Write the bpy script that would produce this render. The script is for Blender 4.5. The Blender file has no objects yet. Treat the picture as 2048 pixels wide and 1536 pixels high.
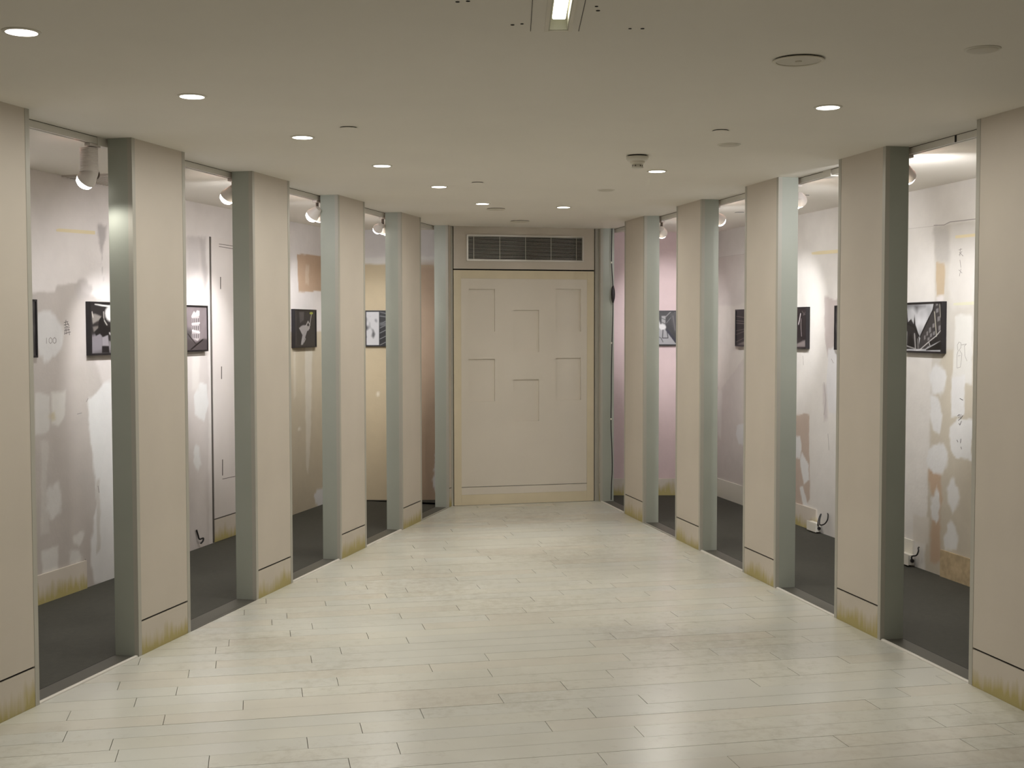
import bpy, bmesh, math, random
import numpy as np
from mathutils import Matrix, Vector, noise

random.seed(7)
scene = bpy.context.scene
COL = scene.collection

# ------------------------------------------------------------------ camera, world, exposure
F, PITCH, ROLL, CAMZ = 2483.02, 0.0444311, -0.00127456, 1.58
HC = CAMZ + 0.9086767                      # ceiling height
cp, sp, cr, sr = math.cos(PITCH), math.sin(PITCH), math.cos(ROLL), math.sin(ROLL)
fwd = Vector((0, cp, -sp)); up0 = Vector((0, sp, cp)); rt0 = Vector((1, 0, 0))
rt = cr * rt0 + sr * up0; up = -sr * rt0 + cr * up0
cam = bpy.data.cameras.new('camera'); cam_o = bpy.data.objects.new('camera', cam); COL.objects.link(cam_o)
M4 = Matrix((rt, up, -fwd)).transposed().to_4x4(); M4.translation = Vector((0, 0, CAMZ))
cam_o.matrix_world = M4
cam.sensor_width = 36.0; cam.lens = 36.0 * F / 2048.0; cam.clip_start = 0.05
scene.camera = cam_o

world = bpy.data.worlds.new('world'); scene.world = world; world.use_nodes = True
world.node_tree.nodes['Background'].inputs[0].default_value = (0.02, 0.02, 0.02, 1)
world.node_tree.nodes['Background'].inputs[1].default_value = 0.0

vs = scene.view_settings
vs.view_transform = 'Standard'; vs.look = 'None'; vs.gamma = 1.0; vs.use_curve_mapping = False
vs.exposure = 0.06

DOWN_W = 26.0        # downlight beam
DOWN_AREA = 6.4     # wide light of a downlight lens
DOWN_FILL = 2.0      # downlight lens emission strength
SPOT_W = 74.0        # picture spot beam
SPILL_W = 22.0        # stray light leaving a picture spot
DOWN_COL = (1.0, 0.965, 0.895)
FLOOD_W = 38.0       # broad light of a spot head into its gallery
SPOT_COL = (0.985, 0.98, 1.0)

# ------------------------------------------------------------------ plan of the place (metres)
AL, BL = -3.2806035, 0.24887514            # left pillar line  x = AL + BL*y
AR, BR = 3.1717638, -0.20931405            # right pillar line
AWL = -4.49                                # left gallery wall (parallel)
AWR = 2.8 - BR * 7.614                     # right gallery wall (parallel)
NEAR = -1.5
TH = 0.204453                              # plank direction
NL, NR = math.hypot(1, BL), math.hypot(1, BR)
DOOR0, DOORS = (-0.519, 11.026), 0.25      # door wall: left end, slope
YEL, YER = 11.45, 11.755                    # gallery end walls

def ray(px, py):
    return rt * ((px - 1024) / F) + up * (-(py - 768) / F) + fwd

class Plane:
    """vertical plane through P with horizontal direction d; u metres along d, z up"""
    def __init__(self, P, d):
        n = math.hypot(*d); self.P = Vector((P[0], P[1])); self.d = Vector((d[0] / n, d[1] / n))
        self.n = Vector((-self.d.y, self.d.x))
    def uz(self, px, py):
        r = ray(px, py); t = self.n.dot(self.P) / (self.n.x * r.x + self.n.y * r.y)
        return (Vector((r.x * t, r.y * t)) - self.P).dot(self.d), r.z * t + CAMZ
    def xyz(self, u, z, off=0.0):
        p = self.P + self.d * u + self.n * off
        return (p.x, p.y, z)

PL_WL = Plane((AWL + BL * 6.0, 6.0), (BL, 1))          # off > 0 : away from the corridor
PL_WR = Plane((AWR + BR * 6.0, 6.0), (-BR, -1))        # u runs towards the viewer
PL_EL = Plane((AWL + BL * YEL, YEL), (1, 0))
PL_ER = Plane((0.80, YER), (1, 0))
PL_DOOR = Plane(DOOR0, (1, DOORS))

# ------------------------------------------------------------------ materials
def s2l(c):
    return tuple(((v / 255) / 12.92 if v / 255 <= 0.04045 else ((v / 255 + 0.055) / 1.055) ** 2.4) for v in c)

def mat(name, srgb=(200, 200, 200), rough=0.6, metal=0.0, spec=0.5, var=0.0, vscale=6.0, bump=0.0, bscale=60.0,
        attr=None, emit=None, estr=0.0, stain=None, grime=0.0):
    m = bpy.data.materials.new(name); m.use_nodes = True
    nt = m.node_tree; N = nt.nodes; L = nt.links; b = N['Principled BSDF']
    b.inputs['Roughness'].default_value = rough; b.inputs['Metallic'].default_value = metal
    b.inputs['Specular IOR Level'].default_value = spec
    col = s2l(srgb)
    b.inputs['Base Color'].default_value = (*col, 1)
    tc = N.new('ShaderNodeTexCoord')
    src = None
    if attr:
        a = N.new('ShaderNodeAttribute'); a.attribute_name = attr; src = a.outputs['Color']
    if var > 0:
        nz = N.new('ShaderNodeTexNoise'); nz.inputs['Scale'].default_value = vscale; nz.inputs['Detail'].default_value = 5
        L.new(tc.outputs['Object'], nz.inputs['Vector'])
        mr = N.new('ShaderNodeMapRange'); mr.inputs[1].default_value = 0.3; mr.inputs[2].default_value = 0.7
        mr.inputs[3].default_value = 1 - var; mr.inputs[4].default_value = 1 + var * 0.4
        L.new(nz.outputs['Fac'], mr.inputs[0])
        mx = N.new('ShaderNodeMix'); mx.data_type = 'RGBA'; mx.blend_type = 'MULTIPLY'; mx.inputs[0].default_value = 1
        if src is None: mx.inputs[6].default_value = (*col, 1)
        else: L.new(src, mx.inputs[6])
        L.new(mr.outputs[0], mx.inputs[7]); src = mx.outputs[2]
    if grime > 0:                                         # scattered scuffs and specks of dirt
        n1 = N.new('ShaderNodeTexNoise'); n1.inputs['Scale'].default_value = 0.9; n1.inputs['Detail'].default_value = 2
        n2 = N.new('ShaderNodeTexNoise'); n2.inputs['Scale'].default_value = 17; n2.inputs['Detail'].default_value = 6; n2.inputs['Roughness'].default_value = 0.7
        L.new(tc.outputs['Object'], n1.inputs['Vector']); L.new(tc.outputs['Object'], n2.inputs['Vector'])
        ad = N.new('ShaderNodeMath'); ad.operation = 'ADD'; L.new(n1.outputs['Fac'], ad.inputs[0]); L.new(n2.outputs['Fac'], ad.inputs[1])
        mg = N.new('ShaderNodeMapRange'); mg.inputs[1].default_value = 1.02; mg.inputs[2].default_value = 1.40
        mg.inputs[3].default_value = 0; mg.inputs[4].default_value = grime; L.new(ad.outputs[0], mg.inputs[0])
        mx = N.new('ShaderNodeMix'); mx.data_type = 'RGBA'; L.new(mg.outputs[0], mx.inputs[0])
        if src is None: mx.inputs[6].default_value = (*col, 1)
        else: L.new(src, mx.inputs[6])
        mx.inputs[7].default_value = (*s2l((140, 124, 98)), 1); src = mx.outputs[2]
    if stain:                                             # scuffed dirt streaks rising from the foot
        scol, hgt = stain
        sx = N.new('ShaderNodeSeparateXYZ'); L.new(tc.outputs['Object'], sx.inputs[0])
        mp = N.new('ShaderNodeMapping'); mp.inputs['Scale'].default_value = (34, 34, 3.5)
        oi = N.new('ShaderNodeObjectInfo'); ad = N.new('ShaderNodeVectorMath'); ad.operation = 'ADD'
        L.new(tc.outputs['Object'], ad.inputs[0]); L.new(oi.outputs['Location'], ad.inputs[1])
        L.new(ad.outputs[0], mp.inputs[0])
        nz = N.new('ShaderNodeTexNoise'); nz.inputs['Scale'].default_value = 1.0; nz.inputs['Detail'].default_value = 4
        L.new(mp.outputs[0], nz.inputs['Vector'])
        m2 = N.new('ShaderNodeMapping'); m2.inputs['Scale'].default_value = (5, 5, 5)
        L.new(ad.outputs[0], m2.inputs[0])
        n2 = N.new('ShaderNodeTexNoise'); n2.inputs['Scale'].default_value = 1.0; L.new(m2.outputs[0], n2.inputs['Vector'])
        h = N.new('ShaderNodeMapRange'); h.inputs[1].default_value = 0.0; h.inputs[2].default_value = hgt
        h.inputs[3].default_value = 0.62; h.inputs[4].default_value = -0.25; L.new(sx.outputs['Z'], h.inputs[0])
        a1 = N.new('ShaderNodeMath'); a1.operation = 'ADD'; L.new(nz.outputs['Fac'], a1.inputs[0]); L.new(h.outputs[0], a1.inputs[1])
        a2 = N.new('ShaderNodeMath'); a2.operation = 'ADD'; L.new(n2.outputs['Fac'], a2.inputs[0]); L.new(a1.outputs[0], a2.inputs[1])
        m3 = N.new('ShaderNodeMapRange'); m3.inputs[1].default_value = 0.98; m3.inputs[2].default_value = 1.5
        m3.inputs[3].default_value = 0; m3.inputs[4].default_value = 0.85; L.new(a2.outputs[0], m3.inputs[0])
        mx = N.new('ShaderNodeMix'); mx.data_type = 'RGBA'
        L.new(m3.outputs[0], mx.inputs[0])
        if src is None: mx.inputs[6].default_value = (*col, 1)
        else: L.new(src, mx.inputs[6])
        mx.inputs[7].default_value = (*s2l(scol), 1); src = mx.outputs[2]
    if src is not None: L.new(src, b.inputs['Base Color'])
    if bump > 0:
        nz = N.new('ShaderNodeTexNoise'); nz.inputs['Scale'].default_value = bscale; nz.inputs['Detail'].default_value = 4
        L.new(tc.outputs['Object'], nz.inputs['Vector'])
        bp = N.new('ShaderNodeBump'); bp.inputs['Strength'].default_value = bump; bp.inputs['Distance'].default_value = 0.004
        L.new(nz.outputs['Fac'], bp.inputs['Height']); L.new(bp.outputs[0], b.inputs['Normal'])
    if emit:
        b.inputs['Emission Color'].default_value = (*emit, 1); b.inputs['Emission Strength'].default_value = estr
        m.cycles.emission_sampling = 'NONE'      # the lamps beside these surfaces carry the light
    return m

MT = {
 'cream': mat('cream paint', (204, 195, 182), 0.55, var=0.06, vscale=2.2),
 'skirt': mat('scuffed cream skirting', (204, 195, 182), 0.55, var=0.06, vscale=3, stain=((172, 158, 88), 0.13)),
 'jamb': mat('grey green enamel', (168, 172, 161), 0.36, metal=0.0, var=0.07, vscale=2),
 'trim': mat('grey aluminium trim', (176, 173, 162), 0.4, metal=0.0),
 'trim_light': mat('pale enamelled aluminium', (218, 214, 205), 0.4, metal=0.0),
 'gap': mat('black joint', (16, 13, 12), 0.9),
 'ceiling': mat('off white ceiling paint', (236, 231, 221), 0.8, var=0.03, vscale=1.5),
 'plank': mat('whitewashed plank', (208, 207, 196), 0.27, spec=0.5, grime=0.4, var=0.05, vscale=3.5),
 'plank2': mat('whitewashed plank warm', (207, 204, 192), 0.28, spec=0.5, grime=0.4, var=0.06, vscale=4.5),
 'plank3': mat('whitewashed plank cool', (207, 207, 198), 0.26, spec=0.5, grime=0.4, var=0.05, vscale=2.5),
 'underfloor': mat('dark underfloor', (92, 84, 72), 0.9),
 'carpet': mat('charcoal floor covering', (63, 62, 54), 0.85, var=0.12, vscale=30, bump=0.3, bscale=200),
 'plate': mat('dark grey plate', (84, 82, 74), 0.5),
 'plaster': mat('patched plaster', attr='Col', rough=0.7, var=0.04, vscale=9, bump=0.25, bscale=40),
 'print': mat('photographic print', attr='Col', rough=0.35),
 'black': mat('black frame lacquer', (20, 16, 20), 0.4),
 'cable': mat('black cable', (20, 18, 18), 0.5),
 'white_plastic': mat('white plastic', (222, 218, 206), 0.45),
 'ivory': mat('ivory plastic', (226, 220, 206), 0.5),
 'fixture': mat('pale grey lamp housing', (222, 214, 208), 0.42, metal=0.0),
 'fixture_dark': mat('dark lamp pivot', (96, 86, 76), 0.4, metal=0.4),
 'door': mat('cream door paint', (222, 214, 201), 0.5, var=0.04, vscale=2),
 'door_edge': mat('yellowed cream edge', (218, 206, 178), 0.5, var=0.07, vscale=4),
 'silver': mat('brushed silver', (206, 202, 194), 0.3, metal=0.3),
 'void': mat('dark void', (3, 3, 3), 0.9),
 'tape': mat('old yellow tape', (216, 203, 166), 0.6),
 'tape2': mat('pale green tape', (206, 204, 180), 0.6),
 'pencil': mat('pencil line', (150, 144, 141), 0.8),
 'marker': mat('black marker line', (84, 79, 78), 0.8),
 'groove': mat('dark seam', (88, 82, 76), 0.9),
 'lens': mat('lit lamp lens', (255, 255, 255), 0.4, emit=(1.0, 0.95, 0.86), estr=DOWN_FILL * 3),
 'lens_off': mat('unlit lamp reflector', (206, 200, 186), 0.5),
 'bulb': mat('glowing halogen bulb', (255, 255, 255), 0.3, emit=(1.0, 0.93, 0.88), estr=9),
 'slot_glow': mat('lit tube', (255, 255, 255), 0.4, emit=(1.0, 0.98, 0.86), estr=3),
 'slot_in': mat('lamp recess', (190, 188, 170), 0.4),
 'switch': mat('black switch', (30, 26, 28), 0.45),
}

# ------------------------------------------------------------------ mesh helpers
class MB:
    def __init__(s): s.v = []; s.f = []; s.smooth = False
    def add(s, vs, fs):
        o = len(s.v); s.v += [tuple(v) for v in vs]; s.f += [tuple(i + o for i in f) for f in fs]; return s
    def box(s, x0, x1, y0, y1, z0, z1):
        return s.add([(x0,y0,z0),(x1,y0,z0),(x1,y1,z0),(x0,y1,z0),(x0,y0,z1),(x1,y0,z1),(x1,y1,z1),(x0,y1,z1)],
                     [(0,3,2,1),(4,5,6,7),(0,1,5,4),(1,2,6,5),(2,3,7,6),(3,0,4,7)])
    def prism(s, poly, z0, z1):
        n = len(poly)
        return s.add([(x,y,z0) for x,y in poly] + [(x,y,z1) for x,y in poly],
                     [tuple(range(n-1,-1,-1)), tuple(range(n,2*n))] + [(i,(i+1)%n,n+(i+1)%n,n+i) for i in range(n)])
    def lathe(s, prof, n=24, axis=None, org=(0,0,0)):
        """prof: (r, h) list; about local z or along the unit vector axis from org"""
        A = Vector(axis).normalized() if axis is not None else Vector((0,0,1))
        e1 = A.orthogonal().normalized(); e2 = A.cross(e1); O = Vector(org)
        vs = []; fs = []; m = len(prof)
        for r, h in prof:
            for k in range(n):
                a = 2*math.pi*k/n
                vs.append(O + A*h + e1*(r*math.cos(a)) + e2*(r*math.sin(a)))
        for i in range(m-1):
            for k in range(n):
                fs.append((i*n+k, i*n+(k+1)%n, (i+1)*n+(k+1)%n, (i+1)*n+k))
        fs.append(tuple(range(n-1,-1,-1))); fs.append(tuple(range((m-1)*n, m*n)))
        return s.add(vs, fs)
    def tube(s, pts, r, n=8):
        P = [Vector(p) for p in pts]; vs = []; fs = []; prev = None
        for i, p in enumerate(P):
            t = (P[min(i+1,len(P)-1)] - P[max(i-1,0)]).normalized()
            e1 = t.orthogonal().normalized() if prev is None else (prev - t*prev.dot(t)).normalized()
            prev = e1; e2 = t.cross(e1)
            for k in range(n):
                a = 2*math.pi*k/n; vs.append(p + e1*(r*math.cos(a)) + e2*(r*math.sin(a)))
        for i in range(len(P)-1):
            for k in range(n): fs.append((i*n+k, i*n+(k+1)%n, (i+1)*n+(k+1)%n, (i+1)*n+k))
        fs.append(tuple(range(n-1,-1,-1))); fs.append(tuple(range((len(P)-1)*n, len(P)*n)))
        return s.add(vs, fs)
    def build(s, name, m, parent=None, smooth=False, bevel=0):
        me = bpy.data.meshes.new(name); me.from_pydata(s.v, [], s.f); me.materials.append(MT[m] if isinstance(m, str) else m)
        bm = bmesh.new(); bm.from_mesh(me); bmesh.ops.recalc_face_normals(bm, faces=bm.faces); bm.to_mesh(me); bm.free()
        if smooth:
            me.shade_smooth()
            try: me.set_sharp_from_angle(angle=math.radians(40))
            except Exception: pass
        o = bpy.data.objects.new(name, me); COL.objects.link(o)
        if parent is not None: o.parent = parent
        if bevel:
            b = o.modifiers.new('bevel', 'BEVEL'); b.width = bevel; b.segments = 2; b.limit_method = 'ANGLE'
        return o

def tag(o, label=None, cat=None, group=None, kind=None):
    if label: o['label'] = label
    if cat: o['category'] = cat
    if group: o['group'] = group
    if kind: o['kind'] = kind
    return o
def thing(name, loc, rz, label, cat, group=None):
    o = bpy.data.objects.new(name, None); COL.objects.link(o); o.location = loc; o.rotation_euler = (0,0,rz)
    o.empty_display_size = 0.1
    return tag(o, label, cat, group)
def struct(o, label, cat=None): return tag(o, label, cat, kind='structure')

def clip(poly, a, b, c):          # keep a*x + b*y <= c
    out = []
    for i in range(len(poly)):
        p, q = poly[i], poly[(i+1) % len(poly)]
        dp, dq = a*p[0]+b*p[1]-c, a*q[0]+b*q[1]-c
        if dp <= 0: out.append(p)
        if dp*dq < 0:
            t = dp/(dp-dq); out.append((p[0]+(q[0]-p[0])*t, p[1]+(q[1]-p[1])*t))
    return out

# ------------------------------------------------------------------ floor with planks
def clip_hall(poly, g=0.001):
    poly = clip(poly, -1, BL, -AL - g*0) if poly else poly           # x >= AL+BL*y
    poly = clip(poly, 1, -BR, AR) if poly else poly                  # x <= AR+BR*y
    poly = clip(poly, -DOORS, 1, DOOR0[1] - DOORS*DOOR0[0]) if poly else poly
    poly = clip(poly, 0, -1, -NEAR) if poly else poly
    return poly
hall = clip_hall([(-6,-3),(6,-3),(6,14),(-6,14)])
fl = MB().prism(hall, -0.06, -0.008).build('floor', 'underfloor')
struct(fl, 'whitewashed plank floor of the tapering corridor', 'floor')
PW, B0 = 0.1345, 4.5405
JOINTS = {-3: (1.696,), -2: (2.185,), -1: (0.323, 2.67), 0: (-0.179,0.517,1.463,2.866), 1: (0.183,1.131,2.531), 2: (0.399,1.346,2.746),
 3: (-0.736,0.659,1.607,3.02), 4: (-0.374,1.017,2.172), 5: (-0.062,1.327,2.418), 6: (-0.51,0.188,1.578,2.737), 7: (-0.348,0.35,1.045,2.447),
 8: (-0.605,0.79,1.739,2.184), 9: (-0.311,1.081,2.029,2.739), 10: (-0.193,0.251,1.644,2.597), 11: (-0.552,0.4,1.791), 12: (0.746,2.143,2.841),
 13: (-0.141,0.556,1.952,2.652), 14: (0.167,0.864,1.562,2.261), 15: (1.234,2.628), 16: (0.077,0.773,1.471,2.875), 17: (0.16,1.114,2.062),
 18: (-0.071,0.628,1.577,2.279), 19: (0.386,1.785,2.485), 20: (0.051,0.749,2.149), 21: (0.887,1.329,2.032), 22: (0.658,1.605,2.307),
 23: (0.539,1.237,1.939), 24: (0.37,1.768), 25: (0.792,1.24,1.94), 26: (1.009,1.96), 27: (0.62,2.02), 28: (1.13,1.574,2.27), 29: (1.054,2.0), 30: (1.541,), 31: (1.325,2.02), 32: (1.116,2.06)}
ct, st = math.cos(TH), math.sin(TH)
far_mb = MB(); npl = 0
for k in range(-46, 55):
    js = list(JOINTS.get(k, ()))
    if not js: js = [random.uniform(0.3, 1.6)]
    js.sort()
    while js[0] > -4.5: js.insert(0, js[0] - random.choice((0.948, 1.396, 0.698)))
    while js[-1] < 6: js.append(js[-1] + random.choice((0.948, 1.396, 0.698)))
    b0, b1 = B0 + PW*k + 0.0009, B0 + PW*(k+1) - 0.0009
    for a0, a1 in zip(js[:-1], js[1:]):
        a0 += 0.0013; a1 -= 0.0013
        poly = [(a*ct - b*st, a*st + b*ct) for a, b in ((a0,b0),(a1,b0),(a1,b1),(a0,b1))]
        poly = clip_hall(poly)
        if len(poly) < 3: continue
        ar = abs(sum(poly[i][0]*poly[(i+1)%len(poly)][1]-poly[(i+1)%len(poly)][0]*poly[i][1] for i in range(len(poly))))/2
        if ar < 2e-5: continue
        if k < -6: far_mb.prism(poly, -0.008, 0.0)
        else:
            dz = random.uniform(-0.0004, 0.0003)
            MB().prism(poly, -0.008, dz).build('plank', random.choice(('plank','plank','plank2','plank3')), fl); npl += 1
tag(far_mb.build('plank_field', 'plank', fl), kind='stuff')

# gallery floors
gl = [(AL+BL*NEAR, NEAR), (AL+BL*11.2, 11.2), (-0.5, 11.06), (-0.5, YEL+0.05), (AWL+BL*(YEL+0.05), YEL+0.05), (AWL+BL*NEAR, NEAR)]
struct(MB().prism(gl, -0.06, -0.003).build('floor_gallery_left', 'carpet'), 'charcoal floor of the side gallery with the tan end wall', 'floor')
gr = [(AR+BR*NEAR, NEAR), (AWR+BR*NEAR, NEAR), (AWR+BR*(YER+0.05), YER+0.05), (0.75, YER+0.05), (0.75, 11.37), (AR+BR*11.36, 11.36)]
struct(MB().prism(gr, -0.06, -0.003).build('floor_gallery_right', 'carpet'), 'charcoal floor of the side gallery with the pink end wall', 'floor')

# ------------------------------------------------------------------ ceiling (with the slot of the recessed lamp)
SLX0, SLX1, SLY0, SLY1 = 0.112, 0.172, 3.40, 3.825
cb = MB()
X0, X1, Y0c, Y1c = -5.2, 5.2, NEAR-0.1, 12.0
for (a, b, c_, d) in ((X0, SLX0, Y0c, Y1c), (SLX1, X1, Y0c, Y1c), (SLX0, SLX1, Y0c, SLY0), (SLX0, SLX1, SLY1, Y1c)):
    cb.box(a, b, c_, d, HC, HC+0.10)
ceil = struct(cb.build('ceiling', 'ceiling'), 'off white painted ceiling over corridor and galleries', 'ceiling')

# ------------------------------------------------------------------ outer shell out of view
def wallbox(name, p, q, th, mat_, label, z1=HC, kind=True):
    p, q = Vector(p), Vector(q); d = (q-p).normalized(); n = Vector((-d.y, d.x))*th
    o = MB().prism([tuple(p), tuple(q), tuple(q+n), tuple(p+n)], -0.06, z1).build(name, mat_)
    return struct(o, label, 'wall')
wallbox('wall_rear', (AWR+BR*NEAR, NEAR), (AWL+BL*NEAR, NEAR), 0.1, 'cream', 'cream wall closing the wide end of the corridor') 
YS_L, YS_R = 2.9, 3.15
wallbox('wall_corridor_left', (AL+BL*YS_L, YS_L), (AL+BL*NEAR, NEAR), -0.12, 'cream', 'plain cream corridor wall before the pillars, tan gallery side')
wallbox('wall_corridor_right', (AR+BR*YS_R, YS_R), (AR+BR*NEAR, NEAR), 0.12, 'cream', 'plain cream corridor wall before the pillars, pink gallery side')

# ------------------------------------------------------------------ painted plaster walls of the galleries
class Paint:
    def __init__(s, plane, us, zs, base, jd=0.012):
        s.jd = jd
        s.pl = plane; s.U, s.Z = np.meshgrid(np.array(us), np.array(zs), indexing='ij')
        s.us, s.zs = us, zs
        s.C = np.empty(s.U.shape + (3,)); s.C[:] = s2l(base)
        s.J = np.array([[[noise.noise((u*9, z*9, 1.3)) + 0.6*noise.noise((u*26, z*26, 7.7)), noise.noise((u*9, z*9, 5.1)) + 0.6*noise.noise((u*26, z*26, 3.3))]
                         for z in zs] for u in us])
    def px(s, pts): return [s.pl.uz(*p) for p in pts]
    def sd(s, P, jit):
        x = s.U + jit*s.J[..., 0]; y = s.Z + jit*s.J[..., 1]
        inside = np.zeros(x.shape, bool); dist = np.full(x.shape, 1e9)
        for i in range(len(P)):
            (x1, y1), (x2, y2) = P[i], P[(i+1) % len(P)]
            cond = ((y1 > y) != (y2 > y))
            xin = (x2-x1)*(y-y1)/((y2-y1) if y2 != y1 else 1e-12) + x1
            inside ^= cond & (x < xin)
            L2 = (x2-x1)**2 + (y2-y1)**2 + 1e-12
            t = np.clip(((x-x1)*(x2-x1)+(y-y1)*(y2-y1))/L2, 0, 1)
            dist = np.minimum(dist, np.hypot(x-x1-t*(x2-x1), y-y1-t*(y2-y1)))
        return np.where(inside, -dist, dist)
    def mix(s, a, col):
        s.C += (np.array(s2l(col)) - s.C) * a[..., None]; return s
    def poly(s, pts, col, soft=None, jit=None, op=1.0):
        soft = (0.008 if s.jd > 0.005 else 0.003) if soft is None else soft
        d = s.sd(s.px(pts), s.jd if jit is None else min(jit, s.jd*2.5)); return s.mix(np.clip(0.5 - d/(2*soft), 0, 1)*op, col)
    def rect(s, u0, u1, z0, z1, col, soft=0.006, jit=0.006, op=1.0):
        d = s.sd([(u0,z0),(u1,z0),(u1,z1),(u0,z1)], jit); return s.mix(np.clip(0.5 - d/(2*soft), 0, 1)*op, col)
    def blob(s, x0, y0, x1, y1, col, soft=0.012, jit=0.03, op=1.0, n=14):
        cx, cy, rx, ry = (x0+x1)/2, (y0+y1)/2, abs(x1-x0)/2, abs(y1-y0)/2
        rr = random.Random(int(x0*7+y0*13))
        m_ = [rr.uniform(0.82, 1.12) for _ in range(n)] if s.jd > 0.005 and abs(y1-y0) > 25 else [1.0]*n
        return s.poly([(cx+rx*m_[k]*math.cos(2*math.pi*k/n), cy+ry*m_[k]*math.sin(2*math.pi*k/n)) for k in range(n)], col, soft, jit, op)
    def line(s, pts, w, col, op=1.0, jit=0.0, soft=0.002):
        P = s.px(pts); x = s.U + jit*s.J[...,0]; y = s.Z + jit*s.J[...,1]; dist = np.full(x.shape, 1e9)
        for (x1,y1),(x2,y2) in zip(P[:-1], P[1:]):
            L2 = (x2-x1)**2+(y2-y1)**2+1e-12; t = np.clip(((x-x1)*(x2-x1)+(y-y1)*(y2-y1))/L2, 0, 1)
            dist = np.minimum(dist, np.hypot(x-x1-t*(x2-x1), y-y1-t*(y2-y1)))
        return s.mix(np.clip(0.5 - (dist-w/2)/(2*soft), 0, 1)*op, col)
    def mesh(s, name, m, off=0.0, back=0.1, parent=None):
        nu, nz = s.U.shape; verts = [s.pl.xyz(s.us[i], s.zs[j], off) for i in range(nu) for j in range(nz)]
        faces = [(i*nz+j, (i+1)*nz+j, (i+1)*nz+j+1, i*nz+j+1) for i in range(nu-1) for j in range(nz-1)]
        n0 = len(verts); cols = s.C.reshape(-1, 3)
        if back:                                           # thickness behind the painted face
            e = [(s.us[0], s.zs[0]), (s.us[-1], s.zs[0]), (s.us[-1], s.zs[-1]), (s.us[0], s.zs[-1])]
            verts += [s.pl.xyz(u, z, off) for u, z in e] + [s.pl.xyz(u, z, off+back) for u, z in e]
            faces += [(n0+4+i for i in range(4))] and [tuple(n0+4+i for i in range(4))]
            faces += [(n0+i, n0+(i+1)%4, n0+4+(i+1)%4, n0+4+i) for i in range(4)]
            cols = np.vstack([cols, np.tile(cols[:1], (8, 1))])
        me = bpy.data.meshes.new(name); me.from_pydata(verts, [], faces); me.materials.append(MT[m])
        a = me.color_attributes.new('Col', 'FLOAT_COLOR', 'POINT')
        a.data.foreach_set('color', np.hstack([cols, np.ones((len(cols), 1))]).astype(np.float32).ravel())
        o = bpy.data.objects.new(name, me); COL.objects.link(o)
        if parent is not None: o.parent = parent
        return o

def lin(a, b, st): 
    n = max(1, int(round((b-a)/st))); return [a + (b-a)*i/n for i in range(n+1)]
def ribbon(plane, strokes, w, off, name, m, parent):
    mb = MB()
    for s in strokes:
        P = [Vector(plane.uz(*p)) for p in s]
        for a, b in zip(P[:-1], P[1:]):
            t = (b-a).normalized() if (b-a).length > 1e-6 else Vector((1,0)); n = Vector((-t.y, t.x))*w/2; e = t*w*0.35
            q = [a-e-n, b+e-n, b+e+n, a-e+n]
            mb.add([plane.xyz(*v, off) for v in q] + [plane.xyz(*v, off*0.1) for v in q], [(0,1,2,3),(4,7,6,5),(0,4,5,1),(1,5,6,2),(2,6,7,3),(3,7,4,0)])
    return mb.build(name, m, parent)
def strip(plane, pts, thick, name, m, parent):
    P = [plane.uz(*p) for p in pts]; n = len(P)
    return MB().add([plane.xyz(u, z, -thick) for u, z in P] + [plane.xyz(u, z, 0.002) for u, z in P],
        [tuple(range(n)), tuple(range(2*n-1, n-1, -1))] + [(i, n+i, n+(i+1)%n, (i+1)%n) for i in range(n)]).build(name, m, parent)
def bar(plane, u0, u1, z0, z1, o0, o1, name, m, parent, bevel=0):
    c = [plane.xyz(u, 0, o)[:2] for u, o in ((u0,o0),(u1,o0),(u1,o1),(u0,o1))]
    return MB().prism(c, z0, z1).build(name, m, parent, bevel=bevel)

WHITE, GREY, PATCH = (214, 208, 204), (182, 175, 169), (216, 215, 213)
ZS = lin(-0.003, HC, 0.0125)
# ---- left gallery wall
umax = (YEL + 0.05 - 6.0) * NL
wl = Paint(PL_WL, [(NEAR-6.0)*NL, -1.0] + lin(0.6, umax, 0.0125), ZS, WHITE)
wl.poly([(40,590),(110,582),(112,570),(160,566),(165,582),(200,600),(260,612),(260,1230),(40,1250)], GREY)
wl.poly([(195,600),(260,640),(260,790),(205,770),(185,700)], WHITE, 0.02, op=0.6)
wl.blob(64, 618, 126, 720, (204, 202, 200))
wl.poly([(175,800),(190,785),(205,770),(262,745),(262,1190),(190,1165),(180,1110),(194,1000),(184,900)], PATCH, 0.01, 0.02)
wl.poly([(193,960),(200,958),(201,1100),(194,1110)], (196,192,186), 0.006)
wl.poly([(104,786),(132,780),(130,830),(118,852),(102,850)], (206,203,197))
wl.poly([(70,785),(100,788),(98,862),(70,872)], (200,197,192))
wl.blob(98, 822, 106, 845, (188,176,140), op=0.7)
wl.poly([(82,880),(97,880),(94,960),(100,1065),(82,1068)], (196,192,186), op=0.7)
wl.blob(92, 965, 122, 1040, (204,201,197))
wl.poly([(84,1100),(118,1092),(116,1140),(84,1150)], (206,203,198))
wl.blob(148, 1060, 170, 1092, (206,203,198)); wl.blob(138, 1102, 166, 1130, (204,201,196))
wl.poly([(197,448),(213,450),(211,478),(204,505),(198,495)], (158,152,150), 0.012, 0.02, 0.8)
wl.line([(205,500),(204,530),(206,560)], 0.008, (172,166,164), 0.7, 0.01)
wl.blob(150, 556, 182, 598, (176,170,166), op=0.7)
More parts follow.
